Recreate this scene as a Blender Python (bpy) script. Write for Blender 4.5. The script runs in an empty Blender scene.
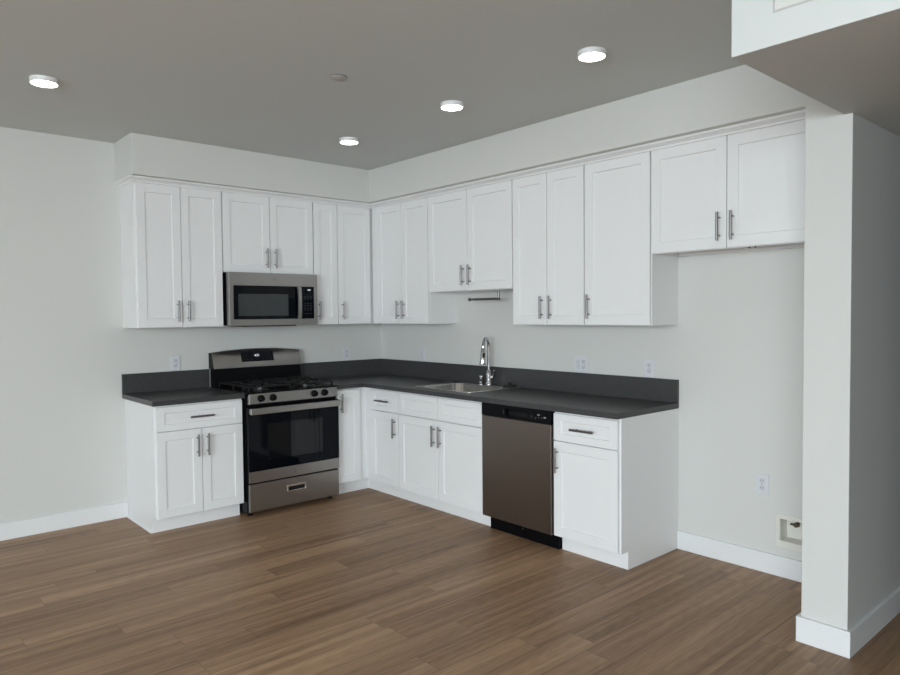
import bpy, bmesh, math
from mathutils import Vector, Matrix
PI = math.pi
SC = bpy.context.scene
COL = SC.collection

# ------------------------------------------------------------------ camera
CAM = (-3.8453, -5.3188, 1.460)
YAW, PITCH, ROLL, FPX = -0.7254, -0.0343, -0.0092, 690.23
cd = bpy.data.cameras.new('camera')
cam = bpy.data.objects.new('camera', cd)
COL.objects.link(cam)
cd.sensor_width = 36.0
cd.lens = FPX / 900 * 36.0
cd.clip_start = 0.05
f = Vector((-math.sin(YAW) * math.cos(PITCH), math.cos(YAW) * math.cos(PITCH), math.sin(PITCH)))
rt = Vector((math.cos(YAW), math.sin(YAW), 0))
up = rt.cross(f)
r2 = rt * math.cos(ROLL) + up * math.sin(ROLL)
u2 = -rt * math.sin(ROLL) + up * math.cos(ROLL)
m = Matrix(((r2.x, u2.x, -f.x), (r2.y, u2.y, -f.y), (r2.z, u2.z, -f.z))).to_4x4()
m.translation = CAM
cam.matrix_world = m
SC.camera = cam

# ------------------------------------------------------------------ light
SC.view_settings.view_transform = 'Standard'
SC.view_settings.look = 'None'
SC.view_settings.gamma = 1
SC.view_settings.use_curve_mapping = False
SC.view_settings.exposure = 0.0
w = bpy.data.worlds.new('world')
SC.world = w
w.use_nodes = True
bgn = w.node_tree.nodes['Background']
bgn.inputs[0].default_value = (0.72, 0.86, 1.0, 1)
bgn.inputs[1].default_value = 1.2


def area(name, loc, rot, sx, sy, power, color):
    d = bpy.data.lights.new(name, 'AREA')
    d.shape = 'RECTANGLE'
    d.size, d.size_y = sx, sy
    d.energy = power
    d.color = color
    o = bpy.data.objects.new(name, d)
    o.location = loc
    o.rotation_euler = rot
    COL.objects.link(o)
    return o


# daylight entering through the tall window of the left wall (outside the frame)
WX = -8.4                 # inner face of the left wall
WY0, WY1, WZ0, WZ1 = -9.4, -4.4, 0.10, 2.40
area('window_daylight', (WX - 0.75, (WY0 + WY1) / 2, 2.0), (0, math.radians(-42), 0), 2.6, WY1 - WY0 + 0.6, 1330, (0.83, 0.93, 1.0))
VY0, VY1 = -2.9, -1.3     # a smaller window nearer the kitchen
area('side_window_daylight', (WX - 0.75, (VY0 + VY1) / 2, 2.0), (0, math.radians(-42), 0), 2.6, VY1 - VY0 + 0.4, 80, (0.83, 0.93, 1.0))
RX0, RX1 = -7.2, -3.4      # window of the rear wall
RWALL = -11.8
area('rear_window_daylight', ((RX0 + RX1) / 2, RWALL - 0.75, 2.0), (math.radians(48), 0, 0), RX1 - RX0 + 0.4, 2.6, 480, (0.83, 0.93, 1.0))
LAMP = 16.0               # strength of the ceiling light lenses

# ------------------------------------------------------------------ materials


def mat(name, col, rough=0.5, metal=0.0, spec=0.5, emit=None, es=0.0, coat=0.0):
    mt = bpy.data.materials.new(name)
    mt.use_nodes = True
    b = mt.node_tree.nodes['Principled BSDF']
    b.inputs['Base Color'].default_value = (*col, 1)
    b.inputs['Roughness'].default_value = rough
    b.inputs['Metallic'].default_value = metal
    b.inputs['Specular IOR Level'].default_value = spec
    b.inputs['Coat Weight'].default_value = coat
    if emit:
        b.inputs['Emission Color'].default_value = (*emit, 1)
        b.inputs['Emission Strength'].default_value = es
    return mt


class NT:
    def __init__(self, mt):
        self.t = mt.node_tree
        self.b = self.t.nodes['Principled BSDF']

    def n(self, typ, **kw):
        nd = self.t.nodes.new(typ)
        for k, v in kw.items():
            setattr(nd, k, v)
        return nd

    def l(self, a, b):
        self.t.links.new(a, b)

    def math(self, op, a, b=None):
        nd = self.n('ShaderNodeMath', operation=op)
        for i, v in enumerate((a, b)):
            if v is None:
                continue
            if isinstance(v, (int, float)):
                nd.inputs[i].default_value = v
            else:
                self.l(v, nd.inputs[i])
        return nd.outputs[0]


def paint(name, col, rough, bump=0.05, scale=120):
    mt = mat(name, col, rough, spec=0.35)
    q = NT(mt)
    co = q.n('ShaderNodeTexCoord')
    no = q.n('ShaderNodeTexNoise')
    no.inputs['Scale'].default_value = scale
    no.inputs['Detail'].default_value = 3
    q.l(co.outputs['Object'], no.inputs['Vector'])
    bp_ = q.n('ShaderNodeBump')
    bp_.inputs['Strength'].default_value = bump
    bp_.inputs['Distance'].default_value = 0.002
    q.l(no.outputs['Fac'], bp_.inputs['Height'])
    q.l(bp_.outputs[0], q.b.inputs['Normal'])
    return mt


def brushed(name, col, rough, vertical=False):
    mt = mat(name, col, rough, 1.0)
    q = NT(mt)
    co = q.n('ShaderNodeTexCoord')
    mp = q.n('ShaderNodeMapping')
    mp.inputs['Scale'].default_value = (220, 220, 2) if vertical else (2, 2, 420)
    q.l(co.outputs['Object'], mp.inputs['Vector'])
    no = q.n('ShaderNodeTexNoise')
    no.inputs['Scale'].default_value = 1.0
    no.inputs['Detail'].default_value = 2
    q.l(mp.outputs[0], no.inputs['Vector'])
    mr = q.n('ShaderNodeMapRange')
    mr.inputs[3].default_value = rough - 0.05
    mr.inputs[4].default_value = rough + 0.07
    q.l(no.outputs['Fac'], mr.inputs[0])
    q.l(mr.outputs[0], q.b.inputs['Roughness'])
    bp_ = q.n('ShaderNodeBump')
    bp_.inputs['Strength'].default_value = 0.04
    bp_.inputs['Distance'].default_value = 0.0006
    q.l(no.outputs['Fac'], bp_.inputs['Height'])
    q.l(bp_.outputs[0], q.b.inputs['Normal'])
    return mt


M = {}
M['wall'] = paint('wall_paint', (0.672, 0.672, 0.642), 0.6)
M['ceiling'] = paint('ceiling_paint', (0.640, 0.662, 0.650), 0.75)
M['trim'] = paint('trim_paint', (0.80, 0.81, 0.81), 0.35, 0.02)
M['cab'] = paint('cabinet_white_lacquer', (0.83, 0.83, 0.825), 0.36, 0.015, 60)
M['cabin'] = paint('cabinet_underside', (0.72, 0.71, 0.69), 0.5, 0.02)
M['steel'] = brushed('brushed_stainless', (0.36, 0.345, 0.33), 0.30)
M['slate'] = brushed('slate_stainless', (0.225, 0.195, 0.172), 0.33)
M['handle'] = mat('satin_nickel', (0.24, 0.23, 0.225), 0.38, 1.0)
M['chrome'] = mat('chrome', (0.56, 0.56, 0.57), 0.07, 1.0)
M['sink'] = brushed('sink_steel', (0.62, 0.60, 0.57), 0.24)
M['black'] = mat('black_enamel', (0.004, 0.004, 0.005), 0.25, spec=0.10)
M['blackmat'] = mat('black_matte', (0.010, 0.010, 0.011), 0.6, spec=0.2)
M['iron'] = mat('cast_iron', (0.010, 0.010, 0.010), 0.5, spec=0.3)
M['glass'] = mat('black_glass', (0.002, 0.003, 0.005), 0.05, spec=0.14)
M['ovenwin'] = mat('oven_window_glass', (0.004, 0.005, 0.006), 0.05, spec=0.40)
M['mwwin'] = mat('microwave_window_mesh', (0.030, 0.036, 0.038), 0.10, spec=0.4)
M['rubber'] = mat('black_rubber', (0.012, 0.012, 0.012), 0.7)
M['plate'] = mat('white_plastic', (0.69, 0.70, 0.725), 0.35)
M['plateface'] = mat('white_plastic_face', (0.62, 0.63, 0.66), 0.35)
M['slot'] = mat('dark_slot', (0.03, 0.03, 0.03), 0.6)
M['cream'] = mat('cream_plastic', (0.76, 0.745, 0.68), 0.45)
M['brass'] = mat('valve_metal', (0.16, 0.13, 0.10), 0.4, 1.0)
M['lens'] = mat('lit_lens', (0.9, 0.9, 0.9), 0.4, emit=(1.0, 0.95, 0.87), es=LAMP)
M['lampring'] = mat('lamp_trim', (0.80, 0.80, 0.79), 0.4)
M['cover'] = mat('ceiling_cover_plate', (0.50, 0.49, 0.475), 0.6)
M['digits'] = mat('clock_digits', (0.6, 0.6, 0.6), 0.4, emit=(0.85, 0.9, 1.0), es=1.0)
M['marking'] = mat('panel_marking', (0.30, 0.31, 0.32), 0.5)
M['markdim'] = mat('panel_marking_dim', (0.07, 0.07, 0.075), 0.5)
M['badge'] = mat('badge_metal', (0.30, 0.29, 0.28), 0.35, 1.0)
M['burner'] = mat('burner_base', (0.10, 0.10, 0.10), 0.35, 1.0)

# quartz worktop
mt = mat('grey_quartz', (0.04, 0.04, 0.042), 0.30, spec=0.35)
q = NT(mt)
co = q.n('ShaderNodeTexCoord')
n1 = q.n('ShaderNodeTexNoise')
n1.inputs['Scale'].default_value = 260
n1.inputs['Detail'].default_value = 3
q.l(co.outputs['Object'], n1.inputs['Vector'])
cr = q.n('ShaderNodeValToRGB')
cr.color_ramp.elements[0].position = 0.35
cr.color_ramp.elements[0].color = (0.034, 0.034, 0.036, 1)
cr.color_ramp.elements[1].position = 0.72
cr.color_ramp.elements[1].color = (0.080, 0.079, 0.078, 1)
q.l(n1.outputs['Fac'], cr.inputs[0])
q.l(cr.outputs[0], q.b.inputs['Base Color'])
M['quartz'] = mt

# vinyl plank floor: planks run along x
mt = mat('brown_oak_planks', (0.2, 0.14, 0.1), 0.45, spec=0.28)
q = NT(mt)
co = q.n('ShaderNodeTexCoord')
sp = q.n('ShaderNodeSeparateXYZ')
q.l(co.outputs['Object'], sp.inputs[0])
PW, PL = 0.152, 1.22
yy = q.math('DIVIDE', q.math('ADD', sp.outputs['Y'], 20 * PW + 0.008), PW)
row = q.math('FLOOR', yy)
fy = q.math('FRACT', yy)
wn = q.n('ShaderNodeTexWhiteNoise', noise_dimensions='1D')
q.l(row, wn.inputs['W'])
xx = q.math('DIVIDE', q.math('ADD', sp.outputs['X'], q.math('MULTIPLY', wn.outputs['Value'], 5.0)), PL)
colm = q.math('FLOOR', xx)
fx = q.math('FRACT', xx)
cv = q.n('ShaderNodeCombineXYZ')
q.l(row, cv.inputs[0])
q.l(colm, cv.inputs[1])
wn2 = q.n('ShaderNodeTexWhiteNoise', noise_dimensions='3D')
q.l(cv.outputs[0], wn2.inputs['Vector'])
# grain coordinates shifted per plank
off = q.math('MULTIPLY', wn2.outputs['Value'], 37.0)
gv = q.n('ShaderNodeCombineXYZ')
q.l(q.math('ADD', q.math('MULTIPLY', sp.outputs['X'], 0.7), off), gv.inputs[0])
q.l(q.math('MULTIPLY', sp.outputs['Y'], 19.0), gv.inputs[1])
q.l(off, gv.inputs[2])
g1 = q.n('ShaderNodeTexNoise')
g1.inputs['Scale'].default_value = 1.0
g1.inputs['Detail'].default_value = 4
g1.inputs['Roughness'].default_value = 0.55
g1.inputs['Distortion'].default_value = 0.25
q.l(gv.outputs[0], g1.inputs['Vector'])
gv2 = q.n('ShaderNodeCombineXYZ')
q.l(q.math('ADD', q.math('MULTIPLY', sp.outputs['X'], 3.2), off), gv2.inputs[0])
q.l(q.math('MULTIPLY', sp.outputs['Y'], 95.0), gv2.inputs[1])
q.l(off, gv2.inputs[2])
g2 = q.n('ShaderNodeTexNoise')
g2.inputs['Scale'].default_value = 1.0
g2.inputs['Detail'].default_value = 3
g2.inputs['Distortion'].default_value = 0.6
q.l(gv2.outputs[0], g2.inputs['Vector'])
# cathedral figure
wv = q.n('ShaderNodeTexWave', wave_type='RINGS', rings_direction='SPHERICAL')
gv3 = q.n('ShaderNodeCombineXYZ')
q.l(q.math('MULTIPLY', q.math('SUBTRACT', fx, q.math('ADD', q.math('MULTIPLY', wn2.outputs['Value'], 1.6), -0.3)), 1.3), gv3.inputs[0])
q.l(q.math('SUBTRACT', fy, 0.5), gv3.inputs[1])
q.l(gv3.outputs[0], wv.inputs['Vector'])
wv.inputs['Scale'].default_value = 2.6
wv.inputs['Distortion'].default_value = 3.0
wv.inputs['Detail'].default_value = 3
wv.inputs['Detail Scale'].default_value = 1.5
val = q.math('ADD', q.math('MULTIPLY', g1.outputs['Fac'], 0.62),
             q.math('ADD', q.math('MULTIPLY', g2.outputs['Fac'], 0.22), q.math('ADD', q.math('MULTIPLY', wv.outputs['Fac'], 0.03), 0.04)))
val = q.math('ADD', val, q.math('MULTIPLY', q.math('SUBTRACT', wn2.outputs['Value'], 0.5), 0.15))
cr = q.n('ShaderNodeValToRGB')
e = cr.color_ramp.elements
e[0].position, e[0].color = 0.30, (0.188, 0.110, 0.061, 1)
e[1].position, e[1].color = 0.70, (0.510, 0.335, 0.200, 1)
x_ = e.new(0.50)
x_.color = (0.335, 0.206, 0.118, 1)
q.l(val, cr.inputs[0])
edge = q.math('MINIMUM', q.math('MULTIPLY', q.math('MINIMUM', fy, q.math('SUBTRACT', 1.0, fy)), PW),
              q.math('MULTIPLY', q.math('MINIMUM', fx, q.math('SUBTRACT', 1.0, fx)), PL))
seam = q.math('LESS_THAN', edge, 0.0012)
mx = q.n('ShaderNodeMix', data_type='RGBA')
q.l(q.math('MULTIPLY', seam, 0.45), mx.inputs['Factor'])
q.l(cr.outputs[0], mx.inputs['A'])
mx.inputs['B'].default_value = (0.05, 0.034, 0.024, 1)
q.l(mx.outputs['Result'], q.b.inputs['Base Color'])
bp_ = q.n('ShaderNodeBump')
bp_.inputs['Strength'].default_value = 0.12
bp_.inputs['Distance'].default_value = 0.001
q.l(q.math('SUBTRACT', g2.outputs['Fac'], seam), bp_.inputs['Height'])
q.l(bp_.outputs[0], q.b.inputs['Normal'])
M['floor'] = mt

# clear window pane
mt = bpy.data.materials.new('clear_pane')
mt.use_nodes = True
nt = mt.node_tree
nt.nodes.remove(nt.nodes['Principled BSDF'])
tr = nt.nodes.new('ShaderNodeBsdfTransparent')
gl = nt.nodes.new('ShaderNodeBsdfGlossy')
gl.inputs['Roughness'].default_value = 0.02
ms = nt.nodes.new('ShaderNodeMixShader')
ms.inputs[0].default_value = 0.06
nt.links.new(tr.outputs[0], ms.inputs[1])
nt.links.new(gl.outputs[0], ms.inputs[2])
nt.links.new(ms.outputs[0], nt.nodes['Material Output'].inputs[0])
M['pane'] = mt

# ------------------------------------------------------------------ mesh helpers


class MB:
    def __init__(self):
        self.bm = bmesh.new()

    def box(self, x0, x1, y0, y1, z0, z1):
        x0, x1 = sorted((x0, x1)); y0, y1 = sorted((y0, y1)); z0, z1 = sorted((z0, z1))
        v = [self.bm.verts.new(p) for p in ((x0, y0, z0), (x1, y0, z0), (x1, y1, z0), (x0, y1, z0),
                                            (x0, y0, z1), (x1, y0, z1), (x1, y1, z1), (x0, y1, z1))]
        for q_ in ((3, 2, 1, 0), (4, 5, 6, 7), (0, 1, 5, 4), (1, 2, 6, 5), (2, 3, 7, 6), (3, 0, 4, 7)):
            self.bm.faces.new([v[i] for i in q_])
        return self

    def loft(self, loops, cap0=True, cap1=True):
        R = [[self.bm.verts.new(p) for p in lp] for lp in loops]
        n = len(R[0])
        for a, b in zip(R, R[1:]):
            for i in range(n):
                self.bm.faces.new((a[i], a[(i + 1) % n], b[(i + 1) % n], b[i]))
        if cap0:
            self.bm.faces.new(R[0][::-1])
        if cap1:
            self.bm.faces.new(R[-1])
        return self

    def lathe(self, prof, c=(0, 0, 0), axis='z', seg=32, cap0=True, cap1=True):
        """prof: list of (radius, height) along the axis"""
        L = []
        for r, h in prof:
            lp = []
            for k in range(seg):
                a = 2 * PI * k / seg
                p = (r * math.cos(a), r * math.sin(a), h)
                if axis == 'y':
                    p = (p[0], -p[2], p[1])     # height grows towards -y
                elif axis == 'x':
                    p = (p[2], p[0], p[1])
                lp.append((p[0] + c[0], p[1] + c[1], p[2] + c[2]))
            L.append(lp)
        return self.loft(L, cap0, cap1)

    def tube(self, pts, r, seg=12):
        pts = [Vector(p) for p in pts]
        rs = r if isinstance(r, (list, tuple)) else [r] * len(pts)
        L = []
        ref = None
        for i, p in enumerate(pts):
            d = (pts[min(i + 1, len(pts) - 1)] - pts[max(i - 1, 0)]).normalized()
            if ref is None:
                ref = Vector((0, 0, 1)) if abs(d.z) < 0.9 else Vector((0, 1, 0))
            a = (ref - d * ref.dot(d)).normalized()
            ref = a
            b = d.cross(a)
            L.append([tuple(p + a * rs[i] * math.cos(2 * PI * k / seg) + b * rs[i] * math.sin(2 * PI * k / seg)) for k in range(seg)])
        return self.loft(L)

    def prism(self, poly, axis, a, b):
        """poly: 2D points; axis x -> (y,z), y -> (x,z), z -> (x,y)"""
        def P(p, h):
            return (h, p[0], p[1]) if axis == 'x' else (p[0], h, p[1]) if axis == 'y' else (p[0], p[1], h)
        return self.loft([[P(p, a) for p in poly], [P(p, b) for p in poly]])

    def build(self, name, mtl, parent=None, bevel=0.0, seg=2, smooth=True, loc=None, rotz=0.0):
        bm = self.bm
        bmesh.ops.remove_doubles(bm, verts=bm.verts, dist=1e-6)
        bmesh.ops.recalc_face_normals(bm, faces=bm.faces)
        me = bpy.data.meshes.new(name)
        bm.to_mesh(me)
        bm.free()
        if smooth:
            for p in me.polygons:
                p.use_smooth = True
            me.set_sharp_from_angle(angle=math.radians(35))
        me.materials.append(M[mtl])
        o = bpy.data.objects.new(name, me)
        COL.objects.link(o)
        if parent:
            o.parent = parent
        if loc:
            o.location = loc
        o.rotation_euler.z = rotz
        if bevel:
            bv = o.modifiers.new('bevel', 'BEVEL')
            bv.width = bevel
            bv.segments = seg
            bv.limit_method = 'ANGLE'
            bv.angle_limit = math.radians(40)
            bv.harden_normals = True
        return o


def grid_plate(xs, ys, keep, z0, z1, swap=None):
    """welded plate made of grid cells; swap maps (a,b,h) to xyz"""
    mb = MB()
    sw = swap or (lambda a, b, h: (a, b, h))
    V = {}

    def vt(i, j, k):
        if (i, j, k) not in V:
            V[(i, j, k)] = mb.bm.verts.new(sw(xs[i], ys[j], (z0, z1)[k]))
        return V[(i, j, k)]
    K = {(i, j) for i in range(len(xs) - 1) for j in range(len(ys) - 1)
         if keep((xs[i] + xs[i + 1]) / 2, (ys[j] + ys[j + 1]) / 2)}
    for i, j in K:
        mb.bm.faces.new((vt(i, j, 1), vt(i + 1, j, 1), vt(i + 1, j + 1, 1), vt(i, j + 1, 1)))
        mb.bm.faces.new((vt(i, j + 1, 0), vt(i + 1, j + 1, 0), vt(i + 1, j, 0), vt(i, j, 0)))
        for di, dj, a, b in ((-1, 0, (0, 1), (0, 0)), (1, 0, (1, 0), (1, 1)), (0, -1, (0, 0), (1, 0)), (0, 1, (1, 1), (0, 1))):
            if (i + di, j + dj) not in K:
                p, r = (i + a[0], j + a[1]), (i + b[0], j + b[1])
                mb.bm.faces.new((vt(*p, 0), vt(*r, 0), vt(*r, 1), vt(*p, 1)))
    return mb


def empty(name, loc, rotz=0.0, label=None, cat=None, group=None):
    o = bpy.data.objects.new(name, None)
    o.empty_display_size = 0.1
    o.location = loc
    o.rotation_euler.z = rotz
    COL.objects.link(o)
    tag(o, label, cat, group)
    return o


def tag(o, label=None, cat=None, group=None, kind=None):
    if label: o['label'] = label
    if cat: o['category'] = cat
    if group: o['group'] = group
    if kind: o['kind'] = kind
    return o


def struct(o):
    o['kind'] = 'structure'
    return o


def rrect(cx, cy, hx, hy, r, z, n=6):
    pts = []
    for (sx, sy, a0) in ((1, 1, 0), (-1, 1, PI / 2), (-1, -1, PI), (1, -1, 3 * PI / 2)):
        for k in range(n + 1):
            a = a0 + PI / 2 * k / n
            pts.append((cx + sx * (hx - r) + r * math.cos(a), cy + sy * (hy - r) + r * math.sin(a), z))
    return pts


# ------------------------------------------------------------------ dimensions
ZC = 2.702                    # ceiling
SOF, ZS = 0.389, 2.426        # soffit depth and underside
XL = -2.298                   # left end of the cabinets
YR = -3.090                   # end of the base run on the right wall
PX, PY1, PY2 = -0.702, -4.092, -4.280   # partition end, far and near faces
ZD, XD, YD = 2.269, -1.685, -4.248      # dropped ceiling
BH, BT = 0.113, 0.016         # baseboard
XE, YE = 2.2, RWALL            # far ends of the room
HC, HT = 0.868, 0.902         # worktop underside and top
RECT_Y0, RECT_Y1, RECT_Z0, RECT_Z1 = -3.962, -3.704, 0.196, 0.322   # recess of the outlet box

# ------------------------------------------------------------------ room shell
struct(MB().box(WX - 0.2, XE + .15, YE - .15, 0.15, -0.12, 0.0).build('floor', 'floor', smooth=False))
struct(MB().box(WX - 0.2, XE + .15, YE - .15, 0.15, ZC, ZC + 0.12).build('ceiling', 'ceiling', smooth=False))
struct(MB().box(WX - 0.2, 0.12, 0, 0.12, 0, ZC).build('wall_back', 'wall', smooth=False))
swx = lambda a, b, h: (h, a, b)
struct(grid_plate([PY1, RECT_Y0, RECT_Y1, 0], [0, RECT_Z0, RECT_Z1, ZC],
                  lambda a, b: not (RECT_Y0 < a < RECT_Y1 and RECT_Z0 < b < RECT_Z1), 0, 0.12, swx).build('wall_right', 'wall', smooth=False))
struct(MB().box(PX, XE, PY2, PY1, 0, ZC).build('wall_partition', 'wall', bevel=0.004))
struct(MB().box(XE, XE + .12, YE, PY2, 0, ZC).build('wall_hall', 'wall', smooth=False))
struct(grid_plate([WX - 0.2, RX0, RX1, XE + .15], [0, WZ0, WZ1, ZC], lambda a, b: not (RX0 < a < RX1 and WZ0 < b < WZ1),
                  YE - 0.15, YE, lambda a, b, h: (a, h, b)).build('wall_rear', 'wall', smooth=False))
struct(grid_plate([YE, WY0, WY1, VY0, VY1, 0], [0, WZ0, WZ1, ZC],
                  lambda a, b: not ((WY0 < a < WY1 or VY0 < a < VY1) and WZ0 < b < WZ1), WX - 0.15, WX, swx).build('wall_left', 'wall', smooth=False))
struct(MB().box(XD, XD + 0.12, YE, -5.12, 0, ZD).build('wall_light_blocker', 'wall', smooth=False))  # unseen wall, added to keep window light off the partition's hall face
# dropped ceiling over the entry, soffit over the cabinets
struct(MB().box(XD, XE, YE, YD, ZD, ZC).build('ceiling_dropped', 'ceiling', bevel=0.003))
struct(grid_plate([-2.328, -SOF, 0], [PY1, -SOF, 0], lambda a, b: a > -SOF or b > -SOF, ZS, ZC).build('soffit', 'wall', bevel=0.003))

# baseboards
struct(MB().box(WX, XL - 0.001, -BT, 0, 0, BH).build('baseboard_back', 'trim', bevel=0.003))
struct(MB().box(-BT, 0, PY1 + BT, YR - 0.001, 0, BH).build('baseboard_right', 'trim', bevel=0.003))
mb = grid_plate([PX - BT, PX, 0, XE], [PY2 - BT, PY2, PY1, PY1 + BT],
                lambda a, b: not (a > PX and PY2 < b < PY1) and not (a > 0 and b > PY1), 0, BH)
struct(mb.build('baseboard_partition', 'trim', bevel=0.003))
struct(MB().box(WX, WX + BT, YE, 0 - BT, 0, BH).build('baseboard_left', 'trim', bevel=0.003))

# windows of the left wall
def window(name, y0, y1, nm):
    wf = MB()
    t = 0.05
    wf.box(WX - .12, WX - .06, y0, y1, WZ0, WZ0 + t).box(WX - .12, WX - .06, y0, y1, WZ1 - t, WZ1)
    for k in range(nm + 1):
        y = y0 + (y1 - y0 - t) * k / nm
        wf.box(WX - .12, WX - .06, y, y + t, WZ0 + t, WZ1 - t)
    wfo = struct(wf.build(name, 'trim', smooth=False))
    for k in range(nm):
        ya = y0 + (y1 - y0 - t) * k / nm + t
        yb = y0 + (y1 - y0 - t) * (k + 1) / nm
        MB().box(WX - .092, WX - .088, ya, yb, WZ0 + t, WZ1 - t).build('pane', 'pane', wfo, smooth=False)


window('window_1', WY0, WY1, 4)
window('window_2', VY0, VY1, 1)
wf = MB()
t = 0.05
wf.box(RX0, RX1, YE - .12, YE - .06, WZ0, WZ0 + t).box(RX0, RX1, YE - .12, YE - .06, WZ1 - t, WZ1)
for k in range(4):
    x = RX0 + (RX1 - RX0 - t) * k / 3
    wf.box(x, x + t, YE - .12, YE - .06, WZ0 + t, WZ1 - t)
w3 = struct(wf.build('window_3', 'trim', smooth=False))
for k in range(3):
    MB().box(RX0 + (RX1 - RX0 - t) * k / 3 + t, RX0 + (RX1 - RX0 - t) * (k + 1) / 3, YE - .092, YE - .088, WZ0 + t, WZ1 - t).build('pane', 'pane', w3, smooth=False)

# crown moulding between cabinets and soffit (mitred along both walls)
DF = 0.305                    # door face of the wall cabinets
prof = [(0.0, 2.3885), (0.010, 2.3885), (0.012, 2.399), (0.018, 2.402), (0.030, 2.413), (0.036, 2.415), (0.038, 2.4255), (0.0, 2.4255)]
path = [(XL, -0.001, 'e'), (XL, -DF, 'c'), (-DF, -DF, 'i'), (-DF, PY1 + 0.0005, 'e')]
loops = []
base = DF - 0.003
for k in range(4):
    lp = []
    for o_, z_ in prof:
        if k == 0: p = (XL + 0.002 - o_ * 0.85, -0.0005, z_)
        elif k == 1: p = (XL + 0.002 - o_ * 0.85, -base - o_, z_)
        elif k == 2: p = (-base - o_, -base - o_, z_)
        else: p = (-base - o_, PY1 + 0.0005, z_)
        lp.append(p)
    loops.append(lp)
struct(MB().loft(loops).build('trim_1', 'cab'))

# ------------------------------------------------------------------ cabinet parts
RB = 0.0                      # back wall: front faces -y
RR = -PI / 2                  # right wall: front faces -x


def shaker(name, parent, x0, x1, z0, z1, yb, t=0.019, rail=(0.058, 0.060), rec=0.0075):
    """shaker front; yb = depth (towards -y) of its back"""
    mb = MB()
    a, b = rail
    x0, x1 = x0 + 0.0007, x1 - 0.0007
    yf = -(yb + t)
    o_ = lambda y, i=0, k=0: [(x0 + i, y, z0 + k), (x1 - i, y, z0 + k), (x1 - i, y, z1 - k), (x0 + i, y, z1 - k)]
    mb.loft([o_(-yb), o_(yf), o_(yf, a, b), o_(yf + rec, a + 0.0025, b + 0.0025)])
    return mb.build(name, 'cab', parent, bevel=0.0012, seg=1)


def pull(parent, x, z, yface, vertical=True, L=0.152):
    mb = MB()
    r, so = 0.0070, 0.034
    y = -(yface + so)
    h = L / 2
    if vertical:
        mb.tube([(x, y, z - h), (x, y, z + h)], r, 14)
        for s in (-1, 1):
            mb.tube([(x, -yface, z + s * 0.048), (x, y, z + s * 0.048)], 0.0045, 10)
    else:
        mb.tube([(x - h, y, z), (x + h, y, z)], r, 14)
        for s in (-1, 1):
            mb.tube([(x + s * 0.048, -yface, z), (x + s * 0.048, y, z)], 0.0045, 10)
    return mb.build('handle', 'handle', parent, bevel=0.0008, seg=1)


UD = 0.286                    # carcass depth of wall cabinets


def wall_cabinet(label, loc, rot, wd, z0, doors, z1=2.391, side='cab', frame_left=0.0):
    root = empty('wall_cabinet', (loc[0], loc[1], z0), rot, label, 'cabinet', 'white wall cabinets')
    h = z1 - z0
    mb = MB()
    mb.box(0.0005, wd - 0.0005, -UD, -0.001, 0.020, h)                 # box
    mb.box(0.0005, 0.016, -UD, -0.001, 0, 0.0200)                       # side skirts and front rail under the bottom panel
    mb.box(wd - 0.016, wd - 0.0005, -UD, -0.001, 0, 0.0200)
    mb.box(0.016, wd - 0.016, -UD, -UD + 0.019, 0, 0.0200)
    mb.box(0.016, wd - 0.016, -0.02, -0.001, 0, 0.0200)
    mb.build('carcass', 'cab', root, smooth=False)
    for (a, b, hs) in doors:
        d = shaker('door', root, a, b, 0.003, 2.388 - z0, UD)
        if hs:
            x = a + 0.036 if hs == 'L' else b - 0.036
            pull(d, x, 0.117, UD + 0.019)
    return root


BD = 0.600                    # carcass depth of base cabinets (fronts reach 0.62)
TK = 0.535                    # toe kick depth
Z_DT, Z_DB, Z_DOT, Z_DOB = 0.854, 0.692, 0.686, 0.107


def base_cabinet(label, loc, rot, wd, fronts, group='white base cabinets', toe=(0, None), cut=None):
    """fronts: list of ('door'|'drawer', x0, x1, handle)"""
    root = empty('base_cabinet', (loc[0], loc[1], 0), rot, label, 'cabinet', group)
    mb = MB()
    if cut:                   # sink base: open top
        mb.box(0.0005, 0.018, -BD, -0.001, 0.104, HC - .001).box(wd - 0.018, wd - 0.0005, -BD, -0.001, 0.104, HC - .001)
        mb.box(0.018, wd - 0.018, -BD, -BD + 0.018, 0.104, HC - .001).box(0.018, wd - 0.018, -0.019, -0.001, 0.104, HC - .001)
        mb.box(0.018, wd - 0.018, -BD + 0.018, -0.019, 0.104, 0.122)
    else:
        mb.box(0.0005, wd - 0.0005, -BD, -0.001, 0.104, HC - .001)
    mb.build('carcass', 'cab', root, smooth=False)
    t1 = wd - 0.0005 if toe[1] is None else toe[1]
    MB().box(toe[0] + 0.0005, t1, -TK, -0.001, 0, 0.104).build('toe_kick', 'cab', root, smooth=False)
    for (kind, a, b, hs) in fronts:
        if kind == 'drawer':
            d = shaker('drawer', root, a, b, Z_DB, Z_DT, BD, 0.020, (0.055, 0.042))
            if hs:
                pull(d, (a + b) / 2, (Z_DB + Z_DT) / 2, BD + 0.020, False, 0.165)
        else:
            top = Z_DT if kind == 'tall_door' else Z_DOT
            d = shaker('door', root, a, b, Z_DOB, top, BD, 0.020)
            if hs:
                x = a + 0.034 if hs == 'L' else b - 0.034
                pull(d, x, top - 0.112 if kind == 'door' else top - 0.10, BD + 0.020)
    return root


# ---- wall cabinets, back wall
def span(a, b): return b - a


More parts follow.
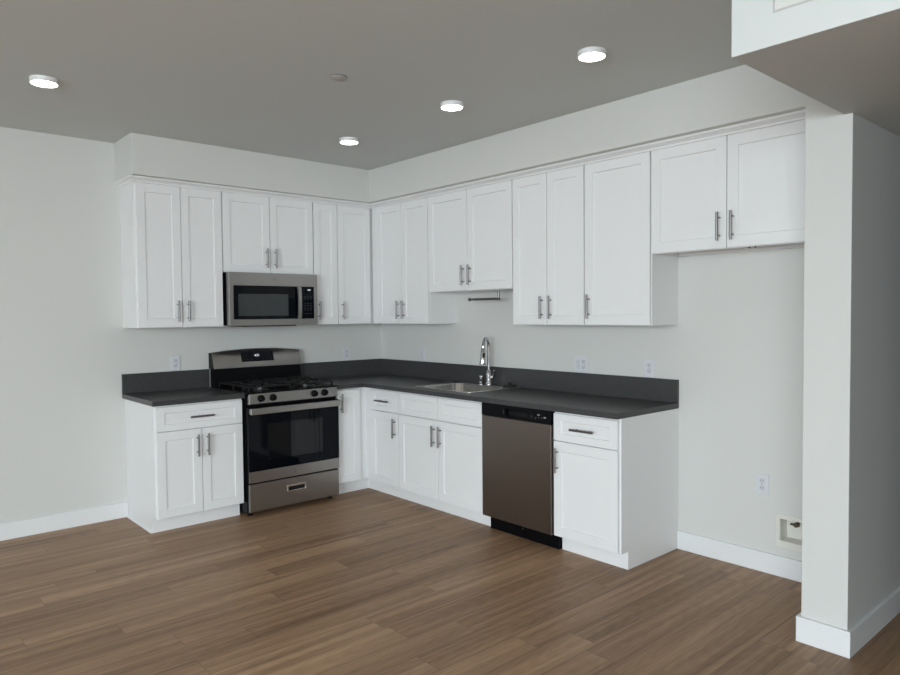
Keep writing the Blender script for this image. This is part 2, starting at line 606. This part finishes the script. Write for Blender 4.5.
x0 = XL
wall_cabinet('tall white two-door wall cabinet at the far left, left of the microwave', (x0, 0), RB, span(XL, -1.6700), 1.380,
             [(0.016, 0.3190, 'R'), (0.3220, 0.6240, 'L')])
wall_cabinet('short white two-door cabinet directly above the stainless microwave', (-1.6690, 0), RB, span(-1.6690, -0.8945), 1.790,
             [(0.004, 0.3845, 'R'), (0.3875, 0.7705, 'L')])
wall_cabinet('narrow single-door white wall cabinet just right of the microwave', (-0.8935, 0), RB, 0.2310, 1.380,
             [(0.004, 0.2290, 'L')])
wall_cabinet('white corner wall cabinet with one door, where the back and right walls meet', (-0.6620, 0), RB, 0.6610, 1.380,
             [(0.002, 0.3340, 'L')])
# ---- wall cabinets, right wall (local x runs towards the camera)
wall_cabinet('tall white two-door wall cabinet on the right wall, next to the corner', (0, -DF - 0.0005), RR, 1.0675 - DF, 1.380,
             [(0.075, 0.4140, 'R'), (0.4170, 0.7590, 'L')])
wall_cabinet('short white two-door wall cabinet above the sink', (0, -1.0690), RR, 0.9205, 1.632,
             [(0.004, 0.4575, 'R'), (0.4605, 0.9165, 'L')])
wall_cabinet('tall white two-door wall cabinet right of the sink cabinet, above the dishwasher', (0, -1.9905), RR, 0.6195, 1.380,
             [(0.004, 0.3100, 'R'), (0.3130, 0.6155, 'L')])
wall_cabinet('tall white single-door wall cabinet with its grey side showing beside the fridge space', (0, -2.6110), RR, 0.4740, 1.380,
             [(0.004, 0.4700, 'L')])
fr = wall_cabinet('short white two-door wall cabinet above the empty fridge space, against the partition', (0, -3.0860), RR, 1.0050, 1.795,
                  [(0.004, 0.4565, 'R'), (0.4595, 0.9600, 'L')])
for k in range(2):
    MB().lathe([(0.0045, 0.0), (0.0045, 0.006)], (0.565 + 0.032 * k, -0.272, -0.006), seg=12).build('bumper', 'slot', fr)

for o_ in COL.objects:
    if o_.get('label', '').endswith('next to the corner'):
        MB().box(0.0006, 0.0725, -0.3035, -UD - 0.0002, 0.0, 2.391 - 1.380).build('filler', 'cab', o_, smooth=False)

# ---- base cabinets
lb = base_cabinet('white base cabinet with one drawer and two doors, left of the range', (XL, 0), RB, span(XL, -1.6800),
                  [('drawer', 0.012, 0.614, True), ('door', 0.012, 0.3150, 'R'), ('door', 0.3180, 0.614, 'L')])
MB().prism([(-0.012, 0), (0, 0), (0, 0.018), (-0.006, 0.016), (-0.012, 0.006)], 'y', -TK, -0.017).build('shoe_molding', 'cab', lb)
cb = base_cabinet('narrow white corner base cabinet with one full-height door, right of the range', (-0.8950, 0), RB, 0.8940,
             [('tall_door', 0.004, 0.2290, 'L')], toe=(0, None))
for ch in cb.children:
    if ch.name.startswith('toe_kick'):
        bm = bmesh.new()
        bm.from_mesh(ch.data)
        e2 = MB().box(0.8950 - TK, 0.8930, -BD - 0.0002, -TK - 0.0001, 0, 0.104)
        tmp = bpy.data.meshes.new('tmp')
        e2.bm.to_mesh(tmp)
        bm.from_mesh(tmp)
        bm.to_mesh(ch.data)
        bpy.data.meshes.remove(tmp)
base_cabinet('narrow white base cabinet with a small drawer, first on the right wall after the corner', (0, -BD - 0.0005), RR, 1.0680 - BD,
             [('drawer', 0.098, 0.4650, True), ('door', 0.098, 0.4650, 'R')])
sb = base_cabinet('wide white base cabinet under the sink, two doors and two plain false drawers', (0, -1.0690), RR, 0.9330,
                  [('drawer', 0.004, 0.4690, False), ('drawer', 0.4720, 0.9270, False), ('door', 0.004, 0.4690, 'R'), ('door', 0.4720, 0.9270, 'L')], cut=True)
for ch in sb.children:
    if ch.name.startswith('drawer'):
        ch['label'] = 'plain false drawer front without a handle'
base_cabinet('white end base cabinet with a drawer and one door, right of the dishwasher', (0, -2.6140), RR, 3.0895 - 2.6140,
             [('drawer', 0.004, 0.4640, True), ('door', 0.004, 0.4640, 'L')])

# ------------------------------------------------------------------ worktops
CD = 0.646
wl = MB().box(-2.317, -1.6755, -CD, -0.001, HC, HT).build('worktop', 'quartz', bevel=0.002)
tag(wl, 'short dark grey worktop on the cabinet left of the range', 'countertop', 'dark grey worktops')
MB().box(-2.317, -1.6755, -0.021, -0.001, HT, 1.044).build('backsplash', 'quartz', wl, bevel=0.0015)
SKX, SKY = -0.293, -1.492     # sink centre
HX, HY = 0.240, 0.292         # hole half sizes
wr = grid_plate([-0.9070, -CD, SKX - HX, SKX + HX, -0.001], [-3.094, SKY - HY, SKY + HY, -CD, -0.001],
                lambda a, b: (a > -CD or b > -CD) and not (abs(a - SKX) < HX and abs(b - SKY) < HY), HC, HT).build('worktop', 'quartz', bevel=0.002)
tag(wr, 'long L-shaped dark grey worktop holding the sink and running along the right wall', 'countertop', 'dark grey worktops')
grid_plate([-0.9070, -0.021, -0.001], [-3.094, -0.021, -0.001], lambda a, b: a > -0.021 or b > -0.021, HT, 1.044).build('backsplash', 'quartz', wr, bevel=0.0015)

# ------------------------------------------------------------------ sink
sk = empty('sink', (SKX, SKY, HT), 0, 'stainless steel drop-in sink set in the dark grey worktop', 'sink')
z = 0.0004
bx = -0.040                   # bowl shifted towards the front edge
mb = MB()
mb.loft([rrect(0, 0, 0.265, 0.318, 0.035, z), rrect(0, 0, 0.263, 0.316, 0.034, 0.0045), rrect(0, 0, 0.256, 0.308, 0.032, 0.0060),
         rrect(bx, 0, 0.205, 0.275, 0.075, 0.0045), rrect(bx, 0, 0.200, 0.270, 0.072, -0.006), rrect(bx, 0, 0.190, 0.260, 0.07, -0.150),
         rrect(bx, 0, 0.172, 0.242, 0.065, -0.178), rrect(bx, 0, 0.06, 0.06, 0.058, -0.184)], cap0=False, cap1=True)
so = mb.build('basin', 'sink', sk)
sd = so.modifiers.new('solid', 'SOLIDIFY')
sd.thickness = 0.0012
sd.offset = -1
MB().lathe([(0.045, 0.0), (0.043, 0.003), (0.034, 0.003), (0.030, -0.0005)], (bx, 0, -0.1835), seg=28).build('drain', 'chrome', sk)

# faucet
FX, FY = -0.082, -1.525
fz = HT + 0.0062
fa = empty('faucet', (FX, FY, fz), math.radians(24), 'chrome gooseneck pull-down faucet standing behind the sink bowl', 'faucet')
MB().lathe([(0.030, 0), (0.030, 0.006), (0.026, 0.012), (0.0235, 0.02), (0.0235, 0.085), (0.019, 0.10), (0.0135, 0.114)], seg=28).build('body', 'chrome', fa)
R_ = 0.057
pts = [(0, 0, 0.10), (0, 0, 0.20), (0, 0, 0.296)]
for k in range(1, 15):
    a = PI * 1.04 * k / 14
    pts.append((-R_ + R_ * math.cos(a), 0, 0.296 + R_ * 1.15 * math.sin(a)))
MB().tube(pts, 0.0125, 16).build('spout', 'chrome', fa)
ex, ey, ez = pts[-1]
hd = MB().tube([(ex, 0, ez + 0.004), (ex - 0.002, 0, ez - 0.01), (ex - 0.007, 0, ez - 0.06), (ex - 0.014, 0, ez - 0.118), (ex - 0.0145, 0, ez - 0.124)],
               [0.0150, 0.0180, 0.0205, 0.0250, 0.0235], 20).build('spray_head', 'chrome', fa)
MB().tube([(ex - 0.0175, -0.012, ez - 0.036), (ex - 0.0235, -0.012, ez - 0.068)], [0.0085, 0.0095], 12).build('spray_button', 'blackmat', hd)
MB().tube([(0, -0.018, 0.058), (0, -0.038, 0.058)], 0.016, 18).build('handle_hub', 'chrome', fa)
MB().tube([(0, -0.030, 0.066), (-0.004, -0.040, 0.085), (-0.010, -0.048, 0.112)], [0.008, 0.007, 0.006], 12).build('lever', 'chrome', fa)
# air gap cap
ag = empty('air_gap', (-0.078, SKY + 0.055, fz), 0, 'small chrome air gap cap on the sink deck, left of the faucet', 'air gap cap')
MB().lathe([(0.021, 0), (0.021, 0.004), (0.0165, 0.006), (0.0165, 0.050), (0.0178, 0.051), (0.0178, 0.064), (0.014, 0.068)], seg=24).build('cap', 'chrome', ag)
MB().lathe([(0.0170, 0.026), (0.0170, 0.034)], seg=24).build('vent_slot', 'blackmat', ag)
# drain stopper
st = empty('sink_stopper', (-0.085, -1.745, fz - 0.0004), 0, 'black rubber sink stopper lying at the right rear corner of the sink', 'sink stopper')
MB().lathe([(0.046, 0), (0.047, 0.005), (0.042, 0.012), (0.022, 0.016)], seg=24).build('disc', 'rubber', st)
MB().lathe([(0.008, 0.015), (0.007, 0.024), (0.013, 0.028), (0.012, 0.034)], seg=16).build('knob', 'rubber', st)

# paper towel holder
th = empty('paper_towel_holder', (-0.185, -1.735, 1.652), 0, 'empty dark metal paper towel bar hanging under the cabinet above the sink', 'towel holder')
MB().lathe([(0.024, -0.0055), (0.024, 0.0)], seg=24).build('mount', 'handle', th)
MB().tube([(0, 0, -0.004), (0, 0, -0.083)], 0.0085, 12).build('post', 'handle', th)
MB().tube([(0, -0.012, -0.083), (0, 0.305, -0.083)], 0.0085, 14).build('bar', 'handle', th)
MB().tube([(0, 0.303, -0.083), (0, 0.316, -0.083)], 0.0135, 16).build('end_cap', 'handle', th)

# ------------------------------------------------------------------ dishwasher (right wall)
DW = 0.604
dw = empty('dishwasher', (0, -2.0055, 0), RR, 'slate stainless dishwasher with a black control strip, under the worktop', 'dishwasher')
MB().box(0.001, DW - 0.001, -0.575, -0.03, 0.10, HC - 0.006).build('body', 'blackmat', dw, smooth=False)
MB().box(0.004, DW - 0.004, -0.555, -0.05, 0.0, 0.0995).build('toe_panel', 'black', dw, smooth=False)
MB().lathe([(0.005, 0), (0.005, 0.003)], (0.30, -0.555, 0.062), 'y', 12).build('screw', 'handle', dw)
MB().box(0.002, DW - 0.002, -0.630, -0.576, 0.104, 0.781).build('door', 'slate', dw, bevel=0.004)
# control strip with a pocket handle
cp = grid_plate([0.002, 0.222, 0.415, DW - 0.002], [0.784, 0.796, 0.846, 0.866],
                lambda a, b: not (0.222 < a < 0.415 and 0.796 < b < 0.846), -0.632, -0.600, lambda a, b, h: (a, h, b)).build('control_panel', 'black', dw, bevel=0.002)
MB().box(0.002, DW - 0.002, -0.5995, -0.576, 0.784, 0.866).build('panel_back', 'blackmat', dw, smooth=False)
MB().box(0.226, 0.411, -0.618, -0.6005, 0.828, 0.845).build('pocket_handle', 'black', cp, bevel=0.003)
for (bx_, bz_, bw_, bh_, mm) in ((0.450, 0.817, 0.004, 0.020, 'markdim'), (0.478, 0.808, 0.010, 0.004, 'markdim'), (0.478, 0.816, 0.010, 0.003, 'markdim'), (0.505, 0.832, 0.020, 0.007, 'marking'),
                             (0.505, 0.814, 0.016, 0.003, 'markdim'), (0.530, 0.816, 0.006, 0.009, 'markdim'), (0.555, 0.820, 0.017, 0.008, 'marking'), (0.203, 0.822, 0.004, 0.030, 'markdim')):
    MB().box(bx_ - bw_ / 2, bx_ + bw_ / 2, -0.6328, -0.632, bz_ - bh_ / 2, bz_ + bh_ / 2).build('marking', mm, cp, smooth=False)

# ------------------------------------------------------------------ text


def text(name, s, mtl, parent, loc, size, rot=(PI / 2, 0, 0)):
    cu = bpy.data.curves.new(name, 'FONT')
    cu.body = s
    cu.size = size
    cu.align_x = 'CENTER'
    cu.align_y = 'CENTER'
    cu.extrude = 0.0003
    tmp = bpy.data.objects.new(name + '_curve', cu)
    me = bpy.data.meshes.new_from_object(tmp)
    bpy.data.objects.remove(tmp)
    bpy.data.curves.remove(cu)
    me.materials.clear()
    me.materials.append(M[mtl])
    o = bpy.data.objects.new(name, me)
    o.location = loc
    o.rotation_euler = rot
    o.parent = parent
    COL.objects.link(o)
    return o


# ------------------------------------------------------------------ gas range
RW = 0.762
rg = empty('gas_range', (-1.6715, 0, 0), RB, 'freestanding stainless gas range with black cooktop, between two base cabinets', 'range')
MB().box(0.002, RW - 0.002, -0.640, -0.030, 0.030, 0.880).build('body', 'black', rg, smooth=False)
for sx in (0.04, RW - 0.04):
    for sy in (-0.60, -0.08):
        MB().lathe([(0.018, 0), (0.018, 0.008), (0.010, 0.012), (0.010, 0.030)], (sx, sy, 0), seg=14).build('foot', 'blackmat', rg)
ck = MB().box(0.0, RW, -0.668, -0.1000, 0.880, 0.907).build('cooktop', 'black', rg, bevel=0.006)
# burners
for (bx_, by_, rr) in ((0.19, -0.50, 0.046), (0.57, -0.50, 0.052), (0.19, -0.24, 0.040), (0.57, -0.24, 0.036)):
    bn = MB().lathe([(rr * 1.5, 0.9068), (rr * 1.45, 0.910), (rr, 0.911), (rr, 0.922)], (bx_, by_, 0), seg=28).build('burner', 'burner', rg)
    MB().lathe([(rr * 0.96, 0.9222), (rr * 0.98, 0.926), (rr * 0.9, 0.930)], (bx_, by_, 0), seg=28).build('burner_cap', 'iron', bn)
# grates
for gx0 in (0.035, 0.395):
    gx1 = gx0 + 0.332
    g = MB()
    zt, zb, hw = 0.946, 0.934, 0.006
    gy0, gy1 = -0.635, -0.115
    xm = (gx0 + gx1) / 2
    for y in (gy0, (gy0 + gy1) / 2, gy1):
        g.box(gx0, gx1, y - hw, y + hw, zb, zt)
    for x in (gx0, gx1):
        g.box(x - hw, x + hw, gy0, gy1, zb, zt)
    for cy in (-0.50, -0.24):
        for k in range(4):
            a = PI / 4 + k * PI / 2
            c_, s_ = math.cos(a), math.sin(a)
            p0 = (xm + c_ * 0.03, cy + s_ * 0.03, zt - 0.005)
            p1 = (xm + c_ * 0.115, cy + s_ * 0.115, zt - 0.005)
            g.tube([p0, p1], 0.006, 8)
        g.box(xm - hw, xm + hw, cy + 0.03, cy + 0.128, zb, zt)
        g.box(xm - hw, xm + hw, cy - 0.128, cy - 0.03, zb, zt)
        g.box(gx0, xm - 0.03, cy - hw, cy + hw, zb, zt)
        g.box(xm + 0.03, gx1, cy - hw, cy + hw, zb, zt)
    for x in (gx0, gx1):
        for y in (gy0, (gy0 + gy1) / 2, gy1):
            g.box(x - hw, x + hw, y - hw, y + hw, 0.9072, zb)
    g.build('grate', 'iron', rg, bevel=0.002, seg=1)
# back riser and arched stainless guard
MB().prism([(-0.0995, 0.880), (-0.030, 0.880), (-0.030, 1.050), (-0.088, 1.050)], 'x', 0.004, RW - 0.004).build('riser', 'black', rg)
N = 24
arch = []
for k in range(N + 1):
    u = k / N
    arch.append((RW * u, 1.169 + 0.023 * (1 - (2 * u - 1) ** 2)))
zb = 1.046


def guard_loop(y_b, y_t, ins):
    lp = []
    def yy_(zv): return y_b + (y_t - y_b) * (zv - zb) / (1.197 - zb)
    bot = [(ins, zb + ins), (RW - ins, zb + ins)]
    top = [(min(max(xa, ins), RW - ins), za - ins) for xa, za in arch[::-1]]
    for xa, za in bot + top:
        lp.append((xa, yy_(za), za))
    return lp


gd = MB().loft([guard_loop(-0.004, -0.004, 0.0), guard_loop(-0.0995, -0.0515, 0.0)]).build('backguard', 'black', rg)
MB().loft([guard_loop(-0.0997, -0.0517, 0.001), guard_loop(-0.1025, -0.0545, 0.001), guard_loop(-0.104, -0.056, 0.004)]).build('fascia', 'steel', gd)
# display set on the sloping face


def gy(zv, o_=0.0): return -0.104 + 0.048 * (zv - zb) / (1.197 - zb) - o_


ds = MB().loft([[(0.236, gy(1.090, -.004), 1.090), (0.516, gy(1.090, -.004), 1.090), (0.516, gy(1.166, -.004), 1.166), (0.236, gy(1.166, -.004), 1.166)],
                [(0.236, gy(1.090, .0015), 1.090), (0.516, gy(1.090, .0015), 1.090), (0.516, gy(1.166, .0015), 1.166), (0.236, gy(1.166, .0015), 1.166)]]).build('display', 'glass', gd, smooth=False)
tilt = math.atan2(0.048, 1.197 - zb)
text('clock_digits', '4:21', 'digits', gd, (0.372, gy(1.138, .0022), 1.138), 0.026, (PI / 2 - tilt, 0, 0))
for i in range(8):
    if i in (3, 4): continue
    xk = 0.256 + i * 0.0335
    MB().box(xk - 0.004, xk + 0.004, gy(1.107, .0020), gy(1.107, .0010), 1.105, 1.109).build('marking', 'markdim', gd, smooth=False)
# control panel and knobs
kp = MB().prism([(-0.645, 0.818), (-0.676, 0.818), (-0.684, 0.824), (-0.676, 0.896), (-0.668, 0.8795), (-0.645, 0.8795)], 'x', 0.012, RW - 0.012).build('control_panel', 'steel', rg, bevel=0.002)
for kx in (0.105, 0.198, 0.544, 0.633):
    kb = MB().lathe([(0.026, 0.0), (0.026, 0.005), (0.0215, 0.007), (0.020, 0.026), (0.017, 0.028)], (kx, -0.680, 0.860), 'y', 28).build('knob', 'black', kp)
    MB().box(kx - 0.004, kx + 0.004, -0.7125, -0.7075, 0.844, 0.877).build('grip', 'black', kb, bevel=0.0015)
# oven door
od = MB().box(0.004, RW - 0.004, -0.676, -0.642, 0.252, 0.800).build('oven_door', 'black', rg, bevel=0.003)
MB().box(0.003, RW - 0.003, -0.6805, -0.6762, 0.252, 0.3325).build('lower_trim', 'steel', od, bevel=0.001)
MB().box(0.003, RW - 0.003, -0.6805, -0.6762, 0.334, 0.742).build('glass_panel', 'glass', od, bevel=0.001)
MB().box(0.150, RW - 0.150, -0.6812, -0.6806, 0.405, 0.672).build('window', 'ovenwin', od, smooth=False)
hb = MB().box(0.006, RW - 0.006, -0.722, -0.704, 0.748, 0.796).build('handle', 'steel', od, bevel=0.006, seg=3)
for sx in (0.010, RW - 0.034):
    MB().box(sx, sx + 0.024, -0.7038, -0.6762, 0.752, 0.792).build('handle_bracket', 'steel', hb, bevel=0.003)
bd = MB().lathe([(0.0185, 0.0), (0.0185, 0.0012)], (RW / 2 - 0.008, -0.6806, 0.293), 'y', 28).build('badge', 'badge', od)
MB().tube([(RW / 2 - 0.008 + 0.0155 * math.cos(2 * PI * k / 24), -0.6820, 0.293 + 0.0155 * math.sin(2 * PI * k / 24)) for k in range(25)], 0.0009, 6).build('badge_ring', 'chrome', od)
for s in (-1, 1):
    MB().tube([(RW / 2 - 0.008 + s * 0.002 + s * 0.005 * math.sin(k / 10 * PI * 1.6), -0.6820, 0.293 + 0.008 * math.cos(k / 10 * PI * 1.6)) for k in range(11)], 0.0009, 6).build('badge_scroll', 'chrome', od)
# storage drawer with a recessed pull
dr = grid_plate([0.006, 0.302, 0.460, RW - 0.006], [0.040, 0.142, 0.190, 0.240],
                lambda a, b: not (0.302 < a < 0.460 and 0.142 < b < 0.190), -0.676, -0.655, lambda a, b, h: (a, h, b)).build('drawer', 'steel', rg, bevel=0.003)
MB().box(0.006, RW - 0.006, -0.6545, -0.642, 0.040, 0.240).build('drawer_back', 'blackmat', rg, smooth=False)
pl = grid_plate([0.300, 0.314, 0.448, 0.462], [0.140, 0.151, 0.178, 0.192],
                lambda a, b: not (0.314 < a < 0.448 and 0.151 < b < 0.178), -0.684, -0.660, lambda a, b, h: (a, h, b)).build('drawer_pull', 'sink', dr, bevel=0.003)

# ------------------------------------------------------------------ microwave over the range
MWW = 0.757
mw = empty('microwave', (-1.6615, 0, 1.384), RB, 'over-the-range stainless microwave with dark window, mounted above the gas range', 'microwave')
MH = 0.404
MB().box(0.003, MWW - 0.003, -0.325, -0.001, 0.004, MH - 0.002).build('body', 'black', mw, smooth=False)
fy0, fy1 = -0.380, -0.326
# frame of the door (left) and of the control side (right)
dx1 = 0.610
md = grid_plate([0.004, 0.036, 0.553, dx1], [0.0, 0.048, 0.305, MH],
                lambda a, b: not (a > 0.036 and 0.048 < b < 0.305), fy0, fy1, lambda a, b, h: (a, h, b)).build('door', 'steel', mw, bevel=0.0008)
gp = MB().box(0.0365, dx1 - 0.0002, fy0 + 0.001, fy1 - 0.0005, 0.0485, 0.3045).build('door_glass', 'glass', md, bevel=0.001)
MB().box(0.074, 0.490, fy0 - 0.0004, fy0 + 0.0008, 0.074, 0.242).build('window', 'mwwin', md, smooth=False)
cs = grid_plate([dx1 + 0.0012, 0.722, MWW - 0.004], [0.0, 0.048, 0.305, MH],
                lambda a, b: not (a < 0.722 and 0.048 < b < 0.305), fy0, fy1, lambda a, b, h: (a, h, b)).build('control_frame', 'steel', mw, bevel=0.0008)
cpn = MB().box(dx1 + 0.002, 0.7215, fy0 + 0.001, fy1 - 0.0005, 0.0485, 0.3045).build('control_panel', 'glass', mw, bevel=0.001)
hdl = []
for k in range(9):
    u = k / 8
    hdl.append((0.578, fy0 - 0.022 - 0.008 * math.sin(PI * u), 0.054 + 0.246 * u))
hm = MB()
L = []
for (hx_, hy_, hz_) in hdl:
    L.append([(hx_ - 0.016, hy_ + 0.006, hz_), (hx_ - 0.014, hy_ - 0.004, hz_), (hx_, hy_ - 0.008, hz_), (hx_ + 0.014, hy_ - 0.004, hz_), (hx_ + 0.016, hy_ + 0.006, hz_)])
hm.loft(L)
hh = hm.build('handle', 'steel', md)
for hz_ in (0.058, 0.296):
    MB().box(0.567, 0.589, fy0 - 0.020, fy0 + 0.0008, hz_ - 0.008, hz_ + 0.008).build('handle_bracket', 'steel', hh, bevel=0.002)
text('clock_digits', '4:21', 'digits', cpn, (0.678, fy0 + 0.0002, 0.278), 0.019)
for r_, zz in enumerate((0.222, 0.206, 0.170, 0.152, 0.134, 0.118, 0.088)):
    for c_ in range(3):
        MB().box(0.640 + c_ * 0.026 - 0.0055, 0.640 + c_ * 0.026 + 0.0055, fy0 + 0.0004, fy0 + 0.0014, zz - 0.0025, zz + 0.0025).build('key', 'markdim', cpn, smooth=False)
MB().lathe([(0.011, 0), (0.011, 0.001)], (0.372, fy0, 0.356), 'y', 24).build('badge', 'badge', md)
MB().box(0.140, 0.560, -0.372, -0.06, -0.008, -0.0002).build('vent_grille', 'blackmat', mw, smooth=False)

# ------------------------------------------------------------------ wall plates


def outlet(label, loc, rot, kinds=('duplex',), group='white wall outlets', name='wall_outlet', cat='outlet'):
    """built facing -y at origin"""
    wd = 0.072 + 0.046 * (len(kinds) - 1)
    root = empty(name, loc, rot, label, cat, group)
    MB().box(-wd / 2, wd / 2, -0.006, -0.0002, -0.058, 0.058).build('cover_plate', 'plate', root, bevel=0.003)
    for i, k in enumerate(kinds):
        cx = (i - (len(kinds) - 1) / 2) * 0.046
        if k == 'duplex':
            for s in (-1, 1):
                rc = MB().loft([rrect(cx, s * 0.0195, 0.0165, 0.0145, 0.008, -0.0060), rrect(cx, s * 0.0195, 0.0160, 0.0140, 0.008, -0.0085)])
                for v in rc.bm.verts:
                    x, y, z_ = v.co
                    v.co = (x, z_, y)
                r = rc.build('receptacle', 'plateface', root)
                sl = MB()
                for dx, hh_ in ((-0.006, 0.0045), (0.006, 0.0038)):
                    sl.box(cx + dx - 0.0011, cx + dx + 0.0011, -0.0091, -0.0084, s * 0.0195 + 0.003 - hh_, s * 0.0195 + 0.003 + hh_)
                sl.lathe([(0.0022, 0.0084), (0.0022, 0.0091)], (cx, 0, s * 0.0195 - 0.007), 'y', 10)
                sl.build('slots', 'slot', r, smooth=False)
            MB().lathe([(0.003, 0.0058), (0.003, 0.0068)], (cx, 0, 0), 'y', 12).build('screw', 'handle', root)
        elif k == 'gfci':
            r = MB().box(cx - 0.0165, cx + 0.0165, -0.0085, -0.0062, -0.033, 0.033).build('receptacle', 'plateface', root, bevel=0.0015)
            for s in (-1, 1):
                sl = MB()
                for dx, hh_ in ((-0.006, 0.0045), (0.006, 0.0038)):
                    sl.box(cx + dx - 0.0011, cx + dx + 0.0011, -0.0091, -0.0084, s * 0.021 + 0.002 - hh_, s * 0.021 + 0.002 + hh_)
                sl.lathe([(0.0022, 0.0084), (0.0022, 0.0091)], (cx, 0, s * 0.021 - 0.007), 'y', 10)
                sl.build('slots', 'slot', r, smooth=False)
            MB().box(cx - 0.007, cx + 0.007, -0.0095, -0.0084, -0.004, 0.004).build('test_button', 'plate', r, smooth=False)
        else:
            mb = MB().prism([(-0.0062, -0.033), (-0.0062, 0.033), (-0.0080, 0.033), (-0.0110, 0.0), (-0.0085, -0.033)], 'x', cx - 0.0165, cx + 0.0165)
            mb.build('rocker', 'plateface', root, bevel=0.001)
    return root


outlet('white duplex outlet plate on the back wall, left of the range', (-1.930, 0, 1.1035), RB, ('gfci',))
outlet('white duplex outlet plate on the back wall between range and corner', (-0.393, 0, 1.108), RB, ('gfci',))
outlet('white single rocker switch plate on the right wall, left of the faucet', (0, -0.618, 1.112), RR, ('rocker',), 'white switch plates', 'wall_switch', 'switch')
outlet('double-wide white plate with a rocker switch and an outlet, right of the faucet', (0, -2.352, 1.103), RR, ('rocker', 'gfci'), 'white switch plates', 'wall_switch', 'switch')
outlet('white duplex outlet plate above the right end of the backsplash', (0, -2.888, 1.103), RR, ('duplex',))
outlet('white duplex outlet plate low on the wall in the fridge space', (0, -3.607, 0.491), RR, ('duplex',))

# recessed water outlet box in the fridge space
wb = empty('water_outlet_box', (0, 0, 0), 0, 'cream recessed water outlet box low in the fridge space, half behind the partition', 'outlet box')
wb.location = (0, (RECT_Y0 + RECT_Y1) / 2, RECT_Z0)
hy, hz = (RECT_Y1 - RECT_Y0) / 2, RECT_Z1 - RECT_Z0
grid_plate([-hy - 0.024, -hy + 0.002, hy - 0.002, hy + 0.022], [-0.034, 0.002, hz - 0.002, hz + 0.022],
           lambda a, b: not (abs(a) < hy - 0.002 and 0.002 < b < hz - 0.002), -0.006, -0.0003, lambda a, b, h: (h, a, b)).build('face_frame', 'cream', wb, bevel=0.002)
bxm = MB()
e_ = 0.0006
bxm.box(0.086, 0.090, -hy + e_, hy - e_, e_, hz - e_)
bxm.box(0, 0.086, -hy + e_, -hy + 0.003, e_, hz - e_).box(0, 0.086, hy - 0.003, hy - e_, e_, hz - e_)
bxm.box(0, 0.086, -hy + 0.003, hy - 0.003, e_, 0.003).box(0, 0.086, -hy + 0.003, hy - 0.003, hz - 0.003, hz - e_)
bxm.build('recess', 'cream', wb, smooth=False)
vv = MB()
vy = 0.055
vv.tube([(0.052, vy, hz - 0.003), (0.052, vy, hz - 0.042)], 0.009, 14)
vv.tube([(0.052, vy, hz - 0.030), (0.030, vy, hz - 0.030)], 0.010, 14)
vv.build('valve', 'brass', wb)
hv = MB()
hv.lathe([(0.014, -0.002), (0.014, 0.002)], (0.026, vy, hz - 0.030), 'x', 8)
hv.build('valve_handle', 'brass', wb)
MB().tube([(0.052, vy, hz - 0.034), (0.046, vy + 0.022, hz - 0.036), (0.046, vy + 0.036, hz - 0.036)], 0.006, 10).build('valve_outlet', 'brass', wb)

# ------------------------------------------------------------------ ceiling fixtures


def ceiling_light(label, x, y):
    r = empty('ceiling_light', (x, y, ZC), 0, label, 'ceiling light', 'round LED ceiling lights')
    MB().lathe([(0.067, -0.0003), (0.067, -0.022), (0.0655, -0.0255), (0.062, -0.0255), (0.0615, -0.021)], seg=40, cap0=True, cap1=True).build('trim_ring', 'lampring', r)
    MB().lathe([(0.0610, -0.0215), (0.0610, -0.0245), (0.057, -0.0256), (0.040, -0.0262)], seg=40).build('lens', 'lens', r)


ceiling_light('round lit ceiling light at the far left of the photo, alone', -3.003, -1.199)
ceiling_light('round lit ceiling light closest to the dropped ceiling at upper right', -1.118, -3.281)
ceiling_light('middle round lit ceiling light of the row in front of the right-hand cabinets', -1.091, -2.248)
ceiling_light('round lit ceiling light farthest away, near the kitchen corner', -1.100, -1.165)
cpv = empty('ceiling_cover_plate', (-1.849, -2.207, ZC), 0, 'small flat round cover plate on the ceiling, unlit, left of the light row', 'cover plate')
MB().lathe([(0.0455, -0.0002), (0.0455, -0.0025)], seg=32).build('collar', 'slot', cpv)
MB().lathe([(0.0435, -0.0026), (0.0435, -0.0055), (0.0415, -0.0065)], seg=36).build('disc', 'cover', cpv)

# access panel on the side of the dropped ceiling
ap = empty('access_panel', (XD, -4.62, 2.366), 0, 'white access panel at the top edge of the photo, on the dropped ceiling side', 'access panel')
pf = grid_plate([-0.24, -0.236, 0.236, 0.24], [0, 0.004, 0.256, 0.26], lambda a, b: not (abs(a) < 0.236 and 0.004 < b < 0.256), -0.0012, -0.0002, lambda a, b, h: (h, a, b))
pf.build('frame', 'cover', ap, smooth=False)
MB().box(-0.003, -0.0002, -0.2345, 0.2345, 0.0055, 0.2545).build('door', 'wall', ap, bevel=0.001)
